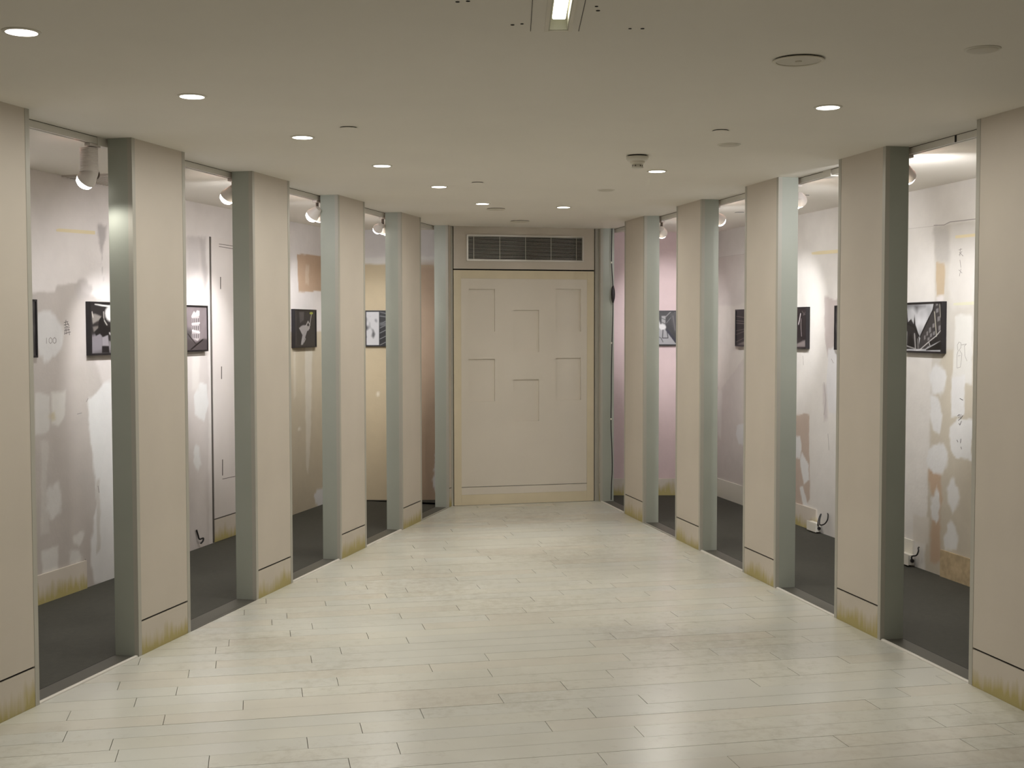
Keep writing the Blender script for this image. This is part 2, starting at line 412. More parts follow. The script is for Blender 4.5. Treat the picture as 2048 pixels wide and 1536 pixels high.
# second bay
wl.poly([(360,474),(404,473),(414,530),(416,600),(418,1100),(360,1110)], (200,193,189))
wl.poly([(397,474),(411,474),(413,560),(409,585),(403,530)], (168,162,160), 0.02, 0.015, 0.7)
wl.poly([(376,474),(397,474),(399,540),(376,560)], (186,180,178), 0.02, 0.015, 0.7)
wl.poly([(388,790),(400,765),(413,770),(418,808),(408,842),(389,830)], PATCH); wl.blob(387, 888, 403, 942, PATCH)
wl.poly([(384,690),(400,690),(398,780),(384,780)], (210,205,200), 0.015)
# third bay
wl.poly([(560,665),(660,662),(660,1015),(560,1040)], (194,183,160), 0.004, 0.004)
wl.poly([(594,507),(660,513),(660,582),(597,584)], (182,156,132), 0.004, 0.008)
wl.poly([(612,530),(618,530),(618,570),(610,566)], (196,176,156), 0.01)
wl.poly([(610,690),(625,688),(623,800),(620,900),(616,948),(612,935),(611,850)], (212,205,190), 0.012, 0.012)
wl.poly([(587,700),(591,700),(592,790),(587,800)], (208,200,184), 0.01, 0.01, 0.7); wl.blob(597,857,602,864,(225,220,210))
wl.blob(626, 976, 656, 1014, PATCH, jit=0.04)
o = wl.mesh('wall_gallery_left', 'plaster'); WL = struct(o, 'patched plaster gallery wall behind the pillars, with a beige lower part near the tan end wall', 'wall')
strip(PL_WL, [(112,459),(118,457),(190,462),(190,469),(150,466),(113,463)], 0.0008, 'tape_strip', 'tape', WL)
ribbon(PL_WL, [[(93,676),(93,687)], [(101,675),(98,678),(98,684),(101,687),(104,684),(104,678),(101,675)],
               [(109,675),(106,678),(106,684),(109,687),(112,684),(112,678),(109,675)]], 0.0035, -0.0009, 'pencil_number', 'pencil', WL)
ribbon(PL_WL, [[(128,645),(136,643)], [(132,640),(131,652)], [(128,650),(137,648)], [(134,644),(138,652)], [(129,656),(133,653),(139,655)],
               [(134,653),(133,668)], [(129,661),(139,659)], [(130,667),(141,664)], [(131,657),(129,669)], [(137,657),(139,670)]], 0.0032, -0.0009, 'marker_writing', 'marker', WL)
ribbon(PL_WL, [[(155,828),(163,826)], [(173,803),(176,797)], [(196,972),(198,985)], [(170,1118),(172,1121)]], 0.005, -0.0009, 'scratch_mark', 'pencil', WL)
# skirting in the first bay
u1 = PL_WL.uz(171, 1160)[0]
b = bar(PL_WL, -1.0, u1, -0.003, 0.168, -0.012, 0.0, 'baseboard_left', 'skirt', None); struct(b, 'scuffed skirting board ending at fresh plaster under the yellow tape', 'skirting')
# flush cupboard door in the second bay
ud = PL_WL.uz(424, 800)[0]; ud1 = ud + 0.92; zt = PL_WL.uz(424, 474)[1]
d2 = thing('door_2', PL_WL.xyz(ud, 0), math.atan2(1, BL), 'flush white cupboard door set in the gallery wall', 'door'); d2['kind'] = 'structure'
MB().box(0.006, ud1-ud, -0.008, 0.0, 0.176, zt).build('door_leaf', mat('pinkish white door paint', (212,205,200), 0.5, var=0.03), d2)
MB().box(0.006, ud1-ud, -0.008, 0.0, 0.0, 0.166).build('kick_board', 'skirt', d2)
MB().box(-0.014, 0.006, -0.004, 0.001, 0.0, zt).build('door_gap', 'groove', d2)
MB().box(0.006, ud1-ud, -0.003, 0.001, 0.166, 0.176).build('kick_gap', 'groove', d2)
pld = Plane(PL_WL.xyz(0, 0, -0.0082)[:2], (BL, 1))
def wparts(*a): 
    o = ribbon(*a); o.parent = d2; o.matrix_parent_inverse = d2.matrix_basis.inverted() if False else Matrix.LocRotScale(d2.location, d2.rotation_euler, None).inverted(); return o
wparts(pld, [[(438,488),(500,497)], [(438,493),(500,503)]], 0.004, -0.0008, 'panel_line', 'groove', None)
wparts(pld, [[(441,555),(441,577)], [(443,734),(443,757)], [(445,920),(445,950)]], 0.012, -0.0008, 'hinge_slot', 'groove', None)
wparts(pld, [[(445,958),(500,946)]], 0.004, -0.0008, 'panel_line', 'groove', None)

# ---- left gallery end wall (tan)
we = Paint(PL_EL, lin(0.0, 1.14, 0.0125), ZS, (190, 174, 144))
we.poly([(690,400),(900,400),(900,531),(843,530),(842,526),(760,526),(690,527)], (206,201,198), 0.004, 0.008)
we.poly([(690,515),(900,512),(900,530),(690,527)], (216,213,208), 0.008, 0.01)
we.poly([(800,531),(910,527),(910,1010),(800,1010)], (174,151,128), 0.05, 0.01)  # browner side: weaker lighting there, painted into the wall colour
we.poly([(874,900),(900,880),(900,990),(874,990),(868,975),(866,940),(870,925)], PATCH, 0.006, 0.02)
we.blob(754,784,758,792,(230,225,210), jit=0)
EL = struct(we.mesh('wall_gallery_left_end', 'plaster'), 'tan end wall of the gallery with whitish plaster above', 'wall')
wallbox('wall_stub_left', (-0.60, 11.05), (-0.60, 11.46), -0.04, 'jamb', 'short grey return wall beside the white door, tan gallery side')

# ---- right gallery wall
uR0 = -(YER + 0.05 - 6.0) * NR
wr = Paint(PL_WR, lin(uR0, -0.9, 0.0125) + [1.0, (6.0-NEAR)*NR], ZS, (212, 208, 202))
wr.poly([(1420,517),(1495,508),(1495,1010),(1420,1010)], (205,198,192), 0.004, 0.004)
wr.poly([(1428,613),(1440,610),(1470,612),(1500,600),(1500,700),(1440,780),(1428,760)], (214,208,200), 0.01, 0.01)
wr.poly([(1436,780),(1444,780),(1442,880),(1436,870)], (214,210,204), 0.01, 0.01)
wr.poly([(1474,852),(1490,844),(1495,892),(1478,888),(1472,870)], PATCH, 0.006, 0.015)
wr.blob(1478, 975, 1492, 1000, PATCH)
# fourth bay
wr.poly([(1580,830),(1618,828),(1620,1000),(1612,1010),(1580,1010)], (182,166,152), 0.006, 0.012)
wr.poly([(1580,874),(1600,872),(1604,900),(1600,918),(1580,915)], PATCH, 0.006, 0.012)
wr.poly([(1600,918),(1605,905),(1617,930),(1618,960),(1608,968),(1602,940)], PATCH, 0.006, 0.012)
wr.poly([(1598,975),(1606,972),(1616,1012),(1608,1015)], PATCH, 0.006, 0.012)
wr.poly([(1649,592),(1680,602),(1680,820),(1668,800),(1656,720),(1649,680)], (186,176,172), 0.006, 0.012)
wr.poly([(1656,698),(1680,690),(1680,830),(1660,830),(1652,780)], (208,206,205), 0.008, 0.02)
wr.poly([(1645,770),(1652,770),(1656,838),(1648,842)], (176,166,166), 0.02, 0.015, 0.7)
# fifth bay
wr.poly([(1868,452),(1960,440),(1960,1180),(1850,1150),(1862,760),(1870,600)], (198,193,184), 0.006, 0.008)
wr.poly([(1866,456),(1896,452),(1906,500),(1900,525),(1876,520),(1868,500)], (184,180,174), 0.02, 0.03)
wr.poly([(1905,450),(1955,446),(1955,600),(1905,620),(1895,560)], (206,202,196), 0.02, 0.02)
wr.poly([(1873,522),(1889,528),(1889,590),(1873,592)], (186,168,142), 0.004, 0.01)
wr.poly([(1873,592),(1888,592),(1886,604),(1876,606)], WHITE)
wr.poly([(1885,700),(1950,690),(1950,1170),(1850,1140),(1860,900),(1868,760)], (190,182,166), 0.012, 0.02)
wr.poly([(1857,940),(1884,930),(1884,1000),(1880,1060),(1882,1125),(1860,1120),(1864,1000)], (186,162,138), 0.012, 0.02)
wr.poly([(1910,632),(1922,626),(1944,632),(1944,770),(1905,760)], (214,212,206), 0.006, 0.01)
wr.poly([(1904,756),(1930,752),(1928,826),(1920,836),(1902,834)], PATCH, 0.006, 0.012)
wr.blob(1860, 730, 1892, 792, PATCH); wr.poly([(1862,790),(1876,795),(1885,830),(1880,868),(1866,862),(1860,830)], PATCH)
wr.poly([(1900,850),(1920,838),(1945,836),(1945,920),(1915,918),(1900,900)], PATCH, 0.006, 0.02)
wr.blob(1857, 888, 1894, 948, PATCH, jit=0.035); wr.blob(1861, 978, 1881, 1046, PATCH); wr.blob(1894, 958, 1919, 1026, PATCH, jit=0.02)
wr.blob(1886, 1044, 1918, 1106, PATCH, jit=0.035)
wr.poly([(1826,1030),(1858,1035),(1858,1090),(1826,1085)], (206,200,190), 0.01)
WR = struct(wr.mesh('wall_gallery_right', 'plaster'), 'patched plaster gallery wall with white filler blotches behind the pillars, near the pink end wall', 'wall')
strip(PL_WR, [(1623,505),(1640,502),(1690,498),(1690,505),(1640,509),(1624,509)], 0.0008, 'tape_strip', 'tape', WR)
strip(PL_WR, [(1911,471),(1960,466),(1960,472),(1911,477)], 0.0008, 'tape_strip', 'tape', WR)
strip(PL_WR, [(1907,606),(1960,602),(1960,609),(1907,611)], 0.0008, 'tape_strip', 'tape2', WR)
ribbon(PL_WR, [[(1868,451),(1888,450),(1900,444),(1960,437)]], 0.005, -0.001, 'plaster_seam', 'pencil', WR)
ribbon(PL_WR, [[(1814,458),(1868,452)], [(1436,515),(1490,508)]], 0.003, -0.001, 'plaster_seam', mat('pale seam', (186,180,174), 0.8), WR)
ribbon(PL_WR, [[(1918,500),(1924,498)], [(1921,497),(1920,512)], [(1924,503),(1918,510)], [(1919,505),(1926,512)], [(1920,520),(1922,535)], [(1918,540),(1924,546)], [(1922,538),(1919,552)]],
       0.0035, -0.001, 'pencil_scribble', 'pencil', WR)
ribbon(PL_WR, [[(1916,700),(1915,690),(1918,684),(1922,686),(1922,694),(1919,700),(1924,708),(1921,734),(1914,736),(1914,710),(1917,700)], [(1922,690),(1933,688),(1929,692),(1930,712),(1934,722)], [(1916,712),(1921,711)]],
       0.0022, -0.001, 'pencil_doodle', 'pencil', WR)
ribbon(PL_WR, [[(1915,832),(1919,829),(1918,836)], [(1922,829),(1921,838),(1926,831)], [(1917,841),(1920,838)], [(1923,842),(1920,850),(1918,847)], [(1914,880),(1916,884)], [(1922,878),(1921,886)], [(1922,894),(1923,898)], [(1920,797),(1926,800)]],
       0.0035, -0.001, 'marker_writing', 'marker', WR)
ribbon(PL_WR, [[(1656,868),(1658,900)], [(1663,718),(1667,726)], [(1606,712),(1607,730)], [(1648,765),(1652,800),(1648,830)]], 0.004, -0.001, 'scratch_mark', 'pencil', WR)
def base_r(x0, x1, label, m='skirt'):
    u0, u1 = sorted((PL_WR.uz(x0, 1080)[0], PL_WR.uz(x1, 1080)[0]))
    return struct(bar(PL_WR, u0, u1, -0.003, 0.168, -0.012, 0.0, 'baseboard_right', m, None), label, 'skirting')
base_r(1434, 1520, 'white skirting board beside the pink end wall corner', 'white_plastic')
base_r(1560, 1634, 'scuffed skirting board beside the white wiring box')
base_r(1790, 1828, 'short white skirting board end behind the wiring box', 'white_plastic')
base_r(1884, 2000, 'dirty tan skirting board under the white filler blotches', mat('dirty tan skirting', (186,166,132), 0.7, var=0.25, vscale=20))
ribbon(PL_WR, [[(1434,455),(1434,985)]], 0.010, -0.004, 'corner_seam', 'gap', WR)

# ---- right gallery end wall (pink)
wp = Paint(PL_ER, lin(0.0, 1.14, 0.02), lin(-0.003, HC, 0.02), (206, 184, 184))
ER = struct(wp.mesh('wall_gallery_right_end', 'plaster'), 'pink painted end wall of the gallery', 'wall')
struct(bar(PL_ER, 0.0, 1.125, -0.003, 0.157, -0.012, 0.0, 'baseboard_right_end', 'skirt', None), 'white skirting board along the pink wall', 'skirting')
wallbox('wall_stub_right', (0.875, 11.365), (0.875, 11.765), 0.04, 'jamb', 'short grey return wall beside the white door, pink gallery side')

# ------------------------------------------------------------------ pillars
PD = 0.128                                 # pillar depth
def frame_at(side, y):
    """origin on a pillar line at depth y, and z rotation; local y points into the gallery"""
    if side == 'L': return (AL+BL*y, y, 0), math.atan2(1, BL)
    return (AR+BR*y, y, 0), math.atan2(-1, -BR)
GP = 'beige pillars lining the corridor'
def pillar(side, y0, y1, label, end=False):
    w = (y1-y0) * (NL if side == 'L' else NR)
    loc, rz = frame_at(side, y0 if side == 'L' else y1)
    t = thing('pillar', loc, rz, label, 'pillar', GP)
    tr = 0.028 if not end else 0.012
    zb, zg0, zg1 = -0.003, 0.162, 0.171
    # local x: L -> away from viewer from y0 ; R -> towards viewer from y1
    MB().box(tr, w-tr, 0.0015, 0.020, zg1, HC).build('front_panel', 'cream', t)
    MB().box(tr, w-tr, 0.0015, 0.020, zb, zg0).build('skirting', 'skirt', t)
    MB().box(0.012, w-0.012, 0.010, 0.116, zb, HC).build('core', 'gap', t)
    for a, b in ((0, tr), (w-tr, w)):
        MB().box(a, b, 0.0, 0.024, zb, HC).build('corner_trim', 'trim', t)
    for a, b in ((0.001, 0.013), (w-0.013, w-0.001)):
        MB().box(a, b, 0.024, PD, zb, HC).build('jamb', 'jamb', t)
    MB().box(0.013, w-0.013, 0.116, PD, zb, HC).build('back_panel', 'cream', t)
    return t
LP = [(3.43,3.92),(4.68,5.172),(5.935,6.428),(7.185,7.685),(8.452,8.945),(9.708,10.195)]
RP = [(3.70,4.20),(4.95,5.46),(6.238,6.735),(7.50,8.006),(8.775,9.292),(10.05,10.58)]
ORD = ['first','second','third','fourth','fifth','sixth']
for i, (a, b) in enumerate(LP):
    pillar('L', a, b, 'wide beige pillar, %s from the white door, in the row under the six lit downlights' % ORD[len(LP)-1-i])
for i, (a, b) in enumerate(RP):
    pillar('R', a, b, 'wide beige pillar, %s from the white door, in the row on the smoke detector side' % ORD[len(RP)-1-i])
pillar('L', 10.935, 11.028, 'narrow grey and beige end post beside the white door, tan gallery side', True)
pillar('R', 11.305, 11.352, 'narrow grey and beige end post beside the white door, pink gallery side', True)

# thresholds in the openings
nt_ = 0
def threshold(side, y0, y1, kind):
    global nt_; nt_ += 1
    w = (y1-y0) * (NL if side == 'L' else NR)
    loc, rz = frame_at(side, y0 if side == 'L' else y1)
    lab = 'dark floor edge strip with %s in the opening %d from the wide end, %s' % (
        {'full': 'pale metal lip', 'thin': 'thin grey lip', 'none': 'no lip'}[kind], nt_ if side == 'L' else nt_-6,
        'six downlights row' if side == 'L' else 'smoke detector row')
    t = thing('trim_%d' % nt_, loc, rz, lab, 'threshold'); t['kind'] = 'structure'
    MB().box(0.002, w-0.002, 0.024, 0.127, -0.003, 0.001).build('floor_plate', 'plate', t)
    MB().box(0.002, w-0.002, 0.127, 0.130, -0.003, 0.0015).build('plate_edge', 'gap', t)
    if kind == 'full':
        pr = [(0.002,0),(0.004,0.006),(0.009,0.009),(0.018,0.009),(0.022,0.006),(0.0235,0)]
        n = len(pr); vs = [(x, y, z-0.002) for x in (0.004, w-0.004) for y, z in pr]
        MB().add(vs, [tuple(range(n)), tuple(range(2*n-1,n-1,-1))]+[(i,(i+1)%n,n+(i+1)%n,n+i) for i in range(n)]).build('metal_lip', 'trim_light', t)
    elif kind == 'thin':
        MB().box(0.004, w-0.004, 0.004, 0.016, -0.003, 0.004).build('metal_lip', 'trim', t)
    else:
        MB().box(0.004, w-0.004, 0.002, 0.023, -0.003, 0.0008).build('floor_edge', 'plate', t)
for (a, b), k in zip(zip([p[1] for p in LP], [p[0] for p in LP[1:]] + [10.935]), ('full','full','none','full','full','thin')): threshold('L', a, b, k)
for (a, b), k in zip(zip([p[1] for p in RP], [p[0] for p in RP[1:]] + [11.305]), ('full','full','full','full','thin','full')): threshold('R', a, b, k)

# ------------------------------------------------------------------ back wall, door, grille
DL = math.hypot(1, DOORS); DW = (0.785 + 0.519) * DL
dloc = (DOOR0[0], DOOR0[1], 0); drz = math.atan2(DOORS, 1)
uzd = PL_DOOR.uz
wb = thing('wall_back', dloc, drz, 'cream back wall closing the narrow end of the corridor', 'wall'); wb['kind'] = 'structure'
z_gap = uzd(1047, 540)[1]
uL, uR = uzd(908, 780)[0], uzd(1188, 780)[0]
MB().box(-0.06, DW+0.04, 0.035, 0.10, -0.05, HC).build('backing', 'gap', wb)
gx0, gx1 = uzd(933, 500)[0], uzd(1167, 500)[0]; gz1, gz0 = uzd(1050, 471)[1], uzd(1050, 523)[1]
tp = MB()
tp.box(uL, gx0+0.004, 0.0, 0.035, z_gap+0.006, HC); tp.box(gx1-0.004, uR, 0.0, 0.035, z_gap+0.006, HC)
tp.box(gx0+0.004, gx1-0.004, 0.0, 0.035, gz1-0.004, HC); tp.box(gx0+0.004, gx1-0.004, 0.0, 0.035, z_gap+0.006, gz0+0.004)
tp.build('transom_panel', 'cream', wb)
MB().box(-0.03, uL-0.008, 0.0, 0.035, 0, HC).build('side_post', 'trim', wb)
MB().box(uR+0.009, DW+0.02, 0.0, 0.035, 0, HC).build('side_post', 'trim', wb)
# grille
g = thing('air_grille', (PL_DOOR.xyz((gx0+gx1)/2, gz0)), drz, 'long silver louvred air grille above the white door', 'vent')
gw, gh, bw = (gx1-gx0), gz1-gz0, 0.014
fm = MB()
fm.box(-gw/2, gw/2, -0.012, 0.006, 0, bw); fm.box(-gw/2, gw/2, -0.012, 0.006, gh-bw, gh)
fm.box(-gw/2, -gw/2+bw, -0.012, 0.006, bw, gh-bw); fm.box(gw/2-bw, gw/2, -0.012, 0.006, bw, gh-bw)
fm.build('grille_frame', 'silver', g)
NS = 17
for i in range(NS):
    z = bw + (gh-2*bw)*(i+0.5)/NS
    MB().add([(x, y, zz) for x in (-gw/2+bw, gw/2-bw) for y, zz in ((-0.006, z-0.0013), (0.003, z-0.0013), (0.003, z+0.0013), (-0.006, z+0.0013))],
             [(0,1,2,3),(7,6,5,4),(0,4,5,1),(1,5,6,2),(2,6,7,3),(3,7,4,0)]).build('slat', 'silver', g)
for i in range(5):
    x = (-0.45 + 0.225*i) * (gw-2*bw)
    MB().box(x-0.0016, x+0.0016, 0.0031, 0.006, bw, gh-bw).build('divider', 'silver', g)
MB().box(-gw/2+0.006, gw/2-0.006, 0.020, 0.033, 0.006, gh-0.006).build('duct_back', 'void', g)
# door
dr = thing('door_1', dloc, drz, 'cream door with six shallow recessed rectangles under the air grille', 'door'); dr['kind'] = 'structure'
zt = z_gap - 0.006
eu0, eu1 = uzd(923, 780)[0], uzd(1174, 780)[0]; ez1, ez0 = uzd(1047, 558)[1], uzd(1047, 986)[1]
zs_ = uzd(1047, 971)[1]
rects = [(938,578,990,663),(938,718,990,803),(1027,620,1078,704),(1027,759,1078,842),(1112,578,1162,663),(1112,716,1162,800)]
R = []
for x0,y0,x1,y1 in rects:
    u0, z1_ = uzd(x0, (y0+y1)/2)[0], uzd((x0+x1)/2, y0)[1]; u1, z0_ = uzd(x1, (y0+y1)/2)[0], uzd((x0+x1)/2, y1)[1]
    R.append((u0, u1, z0_, z1_))
us_ = sorted({eu0, eu1} | {v for r in R for v in r[:2]}); zz_ = sorted({zs_+0.003, ez1} | {v for r in R for v in r[2:]})
dl = MB(); F0 = 0.004
for a, b in zip(us_[:-1], us_[1:]):
    for c_, d_ in zip(zz_[:-1], zz_[1:]):
        m_ = ((a+b)/2, (c_+d_)/2)
        if not any(r[0] < m_[0] < r[1] and r[2] < m_[1] < r[3] for r in R): dl.box(a, b, F0, 0.022, c_, d_)
dl.build('door_leaf', 'door', dr)
for r in R: MB().box(r[0], r[1], F0+0.018, 0.026, r[2], r[3]).build('recessed_panel', 'door', dr)
MB().box(eu0, eu1, F0, 0.022, ez0, zs_-0.002).build('lower_panel', 'door', dr)
MB().box(uL, eu0-0.0005, 0.002, 0.030, 0.002, zt).build('door_stile', 'door_edge', dr)
MB().box(eu1+0.0005, uR, 0.002, 0.030, 0.002, zt).build('door_stile', 'door_edge', dr)
MB().box(eu0, eu1, 0.002, 0.030, ez1+0.0005, zt).build('top_rail', 'door_edge', dr)
MB().box(eu0, eu1, 0.002, 0.030, 0.002, ez0-0.0005).build('bottom_rail', 'door_edge', dr)
MB().box(uL, uR, 0.0302, 0.0345, 0.002, zt).build('door_back', 'groove', dr)

# ------------------------------------------------------------------ lighting tracks and picture spots
TO = 0.145                                  # track offset behind the pillar line
def track(side, y0, y1, label, marks):
    loc, rz = frame_at(side, y0 if side == 'L' else y1); w = (y1-y0)*(NL if side == 'L' else NR)
    t = thing('light_track', loc, rz, label, 'light track')
    pr = [(TO, HC), (TO, HC-0.034), (TO+0.012, HC-0.034), (TO+0.012, HC-0.012), (TO+0.024, HC-0.012), (TO+0.024, HC-0.034), (TO+0.036, HC-0.034), (TO+0.036, HC)]
    n = len(pr); vs = [(x, y, z) for x in (0, w) for y, z in pr]
    MB().add(vs, [(0,1,2,3),(0,3,4,7),(7,4,5,6),(8,11,10,9),(8,15,12,11),(15,14,13,12)] + [(i,(i+1)%n,n+(i+1)%n,n+i) for i in range(n)]).build('rail', 'trim_light', t)
    MB().box(0, w, TO-0.001, TO+0.001, HC-0.003, HC).build('rail_seam', 'groove', t)
    for ym, m_ in marks:
        x = (ym-y0)*NL if side == 'L' else (y1-ym)*NR
        if m_ == 'gap': MB().box(x-0.006, x+0.006, TO-0.003, TO+0.002, HC-0.034, HC-0.002).build('rail_joint', 'gap', t)
        else: MB().box(x-0.05, x+0.05, TO-0.006, TO+0.04, HC-0.040, HC-0.001).build('joiner', 'trim_light', t)
    return t
def track_at(side, px):
    """depth y where the image column px meets the track line (at ceiling)"""
    r = ray(px, 330); s = r.x/r.y
    n_ = NL if side == 'L' else NR
    a, b = (AL - (TO+0.018)*n_, BL) if side == 'L' else (AR + (TO+0.018)*n_, BR)
    y = a/(s-b); return y
track('L', 3.0, 10.98, 'white lighting track on the ceiling behind the pillars, tan gallery side', [(track_at('L', 190), 'j'), (8.9, 'j')])
track('R', 3.2, 11.36, 'white lighting track on the ceiling behind the pillars, pink gallery side', [(track_at('R', 1926), 'gap'), (track_at('R', 1667), 'j'), (9.2, 'j')])

def spot_light(name, parent, loc, target, watt, angle, blend, col, radius):
    l = bpy.data.lights.new(name, 'SPOT'); l.energy = watt; l.spot_size = math.radians(angle); l.spot_blend = blend
    l.color = col; l.shadow_soft_size = radius
    o = bpy.data.objects.new(name, l); COL.objects.link(o)
    d = (Vector(target)-Vector(loc)).normalized()
    o.parent = parent; o.location = loc; o.rotation_euler = d.to_track_quat('-Z', 'Y').to_euler()
    return o
def point_light(name, parent, loc, watt, col, radius):
    l = bpy.data.lights.new(name, 'POINT'); l.energy = watt; l.color = col; l.shadow_soft_size = radius
    o = bpy.data.objects.new(name, l); COL.objects.link(o); o.parent = parent; o.location = loc; return o

def picture_spot(side, y, targets, label, style='single', inset=0.0, watt=SPOT_W, angle=50, spill=SPILL_W, flood=FLOOD_W, fangle=125):
    """track lamp with one head per target; targets are world points on the gallery wall"""
    loc, rz = frame_at(side, y); n_ = Vector((-math.sin(rz), math.cos(rz), 0))
    c = Vector(loc) + n_*(TO+0.018); base = Vector((c.x, c.y, HC-0.034))
    t = thing('track_spotlight', base, rz, label, 'spotlight', 'spotlights on the ceiling tracks')
    inv = Matrix.Rotation(-rz, 3, 'Z')
    MB().box(-0.045, 0.045, -0.015, 0.015, -0.014, -0.0005).build('track_adapter', 'fixture', t, bevel=0.002)
    if style == 'ribbed':
        prof = [(0.012, -0.014)]
        for k in range(12): prof += [(0.043, -0.020-0.0085*k), (0.040, -0.0245-0.0085*k)]
        prof += [(0.044, -0.124), (0.044, -0.130), (0.02, -0.131)]
        MB().lathe(prof, 28, org=(0.0, 0.02, 0)).build('ribbed_housing', 'fixture', t, smooth=True)
        piv = Vector((0.0, 0.02, -0.150))
        MB().lathe([(0.024,-0.012),(0.027,-0.008),(0.027,0.008),(0.024,0.012)], 20, axis=(1,0,0), org=(0.055,0.03,-0.135)).build('pivot_disc', 'fixture_dark', t, smooth=True)
    else:
        MB().lathe([(0.010,-0.07),(0.010,-0.012)], 14).build('stem', 'fixture_dark', t, smooth=True)
        piv = Vector((0, 0, -0.085))
        if len(targets) > 1:
            MB().box(-0.05, 0.05, -0.012, 0.012, -0.078, -0.064).build('cross_arm', 'fixture', t, bevel=0.002)
    for k, tg in enumerate(targets):
        off = Vector(((k-(len(targets)-1)/2)*0.085, 0, 0))
        p = piv + off
        d = (inv @ (Vector(tg) - (base + Matrix.Rotation(rz, 3, 'Z') @ p))).normalized()
        s = 0.85 if len(targets) > 2 else 1.0
        prof = [(0.012,-0.045),(0.022,-0.043),(0.028,-0.030),(0.036,-0.005),(0.045,0.018),(0.046,0.030),(0.043,0.030),(0.034,0.006)]
        h = MB().lathe([(r*s, z*s) for r, z in prof], 24, axis=d, org=p).build('lamp_head', 'fixture', t, smooth=True)
        bp = [(0.006,0.000),(0.030,0.012),(0.0405,0.026),(0.042,0.040),(0.037,0.054),(0.025,0.064),(0.008,0.069)]
        MB().lathe([(r*s, z*s) for r, z in bp], 20, axis=d, org=p).build('bulb', 'bulb', h, smooth=True)
        spot_light('beam', t, p + d*0.085, p + d*2, watt, angle, 0.8, SPOT_COL, 0.025)
        spot_light('flood', t, p + d*0.085, p + d*2, flood, fangle, 0.8, SPOT_COL, 0.03)
    if spill:
        sl = piv + Vector((0, 0.0, -0.075))
        spot_light('stray_light', t, sl, sl + Vector((-0.45 if side == 'L' else 0.45, -0.6, -1)), spill, 118, 0.6, (1.0, 0.96, 0.90), 0.02)
        point_light('vent_glow', t, Vector((-0.0, 0.09, -0.006)), 0.08, (1.0, 0.50, 0.36), 0.01)
    return t

def wall_pt(plane, u, z): return plane.xyz(u, z)
# ------------------------------------------------------------------ framed photographs
ZF0, ZF1, FW, FD = 1.420, 1.750, 0.468, 0.034
def picture(plane, u0, label, draw, side):
    """side +1/-1: sign of plane.n that points out of the wall towards the viewer is -n"""
    loc = plane.xyz(u0, ZF0); rz = math.atan2(plane.d.y, plane.d.x)
    t = thing('framed_photograph', loc, rz, label, 'picture', 'framed black and white photographs on the gallery walls')
    h = ZF1-ZF0; b = 0.012
    fm = MB()
    fm.box(0, FW, -FD, 0, 0, b); fm.box(0, FW, -FD, 0, h-b, h); fm.box(0, b, -FD, 0, b, h-b); fm.box(FW-b, FW, -FD, 0, b, h-b)
    fm.build('frame', 'black', t)
    MB().box(b, FW-b, -FD+0.006, -0.002, b, h-b).build('backing', 'black', t)
    pp = Plane(plane.xyz(0, 0, -FD+0.005)[:2], plane.d)
    P = Paint(pp, lin(u0+b, u0+FW-b, 0.0036), lin(ZF0+b, ZF1-b, 0.0036), (60, 56, 58), 0.0015)
    draw(P)
    P.C = 0.82 * P.C ** 1.25
    o = P.mesh('print', 'print', 0.0, 0.0)
    o.parent = t; o.matrix_parent_inverse = Matrix.LocRotScale(Vector(loc), t.rotation_euler, None).inverted()
    return t
def noise_tone(P, sc, lo, hi, op, seed=0.0):
    a = np.array([[noise.noise((u*sc, z*sc, seed)) for z in P.zs] for u in P.us])*0.5+0.5
    P.mix(np.clip(a, 0, 1)*op, hi); P.mix(np.clip(1-a, 0, 1)*op*0.5, lo)
def d_crowd(P):          # figure seen from behind in a lit street
    noise_tone(P, 30, (20,18,20), (50,46,48), 0.5, 1)
    P.poly([(180,680),(240,690),(260,715),(180,715)], (120,116,118), 0.02)
    P.poly([(182,672),(204,664),(206,700),(184,706)], (150,145,150), 0.012)
    P.poly([(183,628),(190,628),(206,634),(206,645),(196,642),(186,648)], (150,145,140), 0.006, 0.01); P.poly([(186,654),(200,652),(200,664),(188,664)], (130,124,120), 0.006, 0.01)
    P.blob(210,612,232,642,(240,238,235), 0.01, 0.01, 0.9); P.line([(190,608),(205,611),(224,613)], 0.01, (225,225,222))
    P.line([(184,624),(186,634)], 0.008, (210,205,200)); P.line([(207,624),(208,640),(214,650)], 0.008, (200,196,190))
    P.poly([(198,640),(204,632),(208,638),(208,650),(222,652),(226,664),(208,676),(200,668),(192,672),(189,664),(196,656)], (30,26,30), 0.004)
    P.poly([(204,675),(216,670),(218,692),(205,692)], (165,160,164), 0.004); P.poly([(204,692),(218,692),(219,706),(204,706)], (40,36,40), 0.004)
    P.line([(219,666),(223,672),(224,680)], 0.012, (190,186,186)); P.poly([(218,682),(226,684),(226,704),(219,700)], (150,146,148), 0.006)
    P.poly([(226,650),(300,650),(300,705),(226,705)], (70,66,68), 0.03)
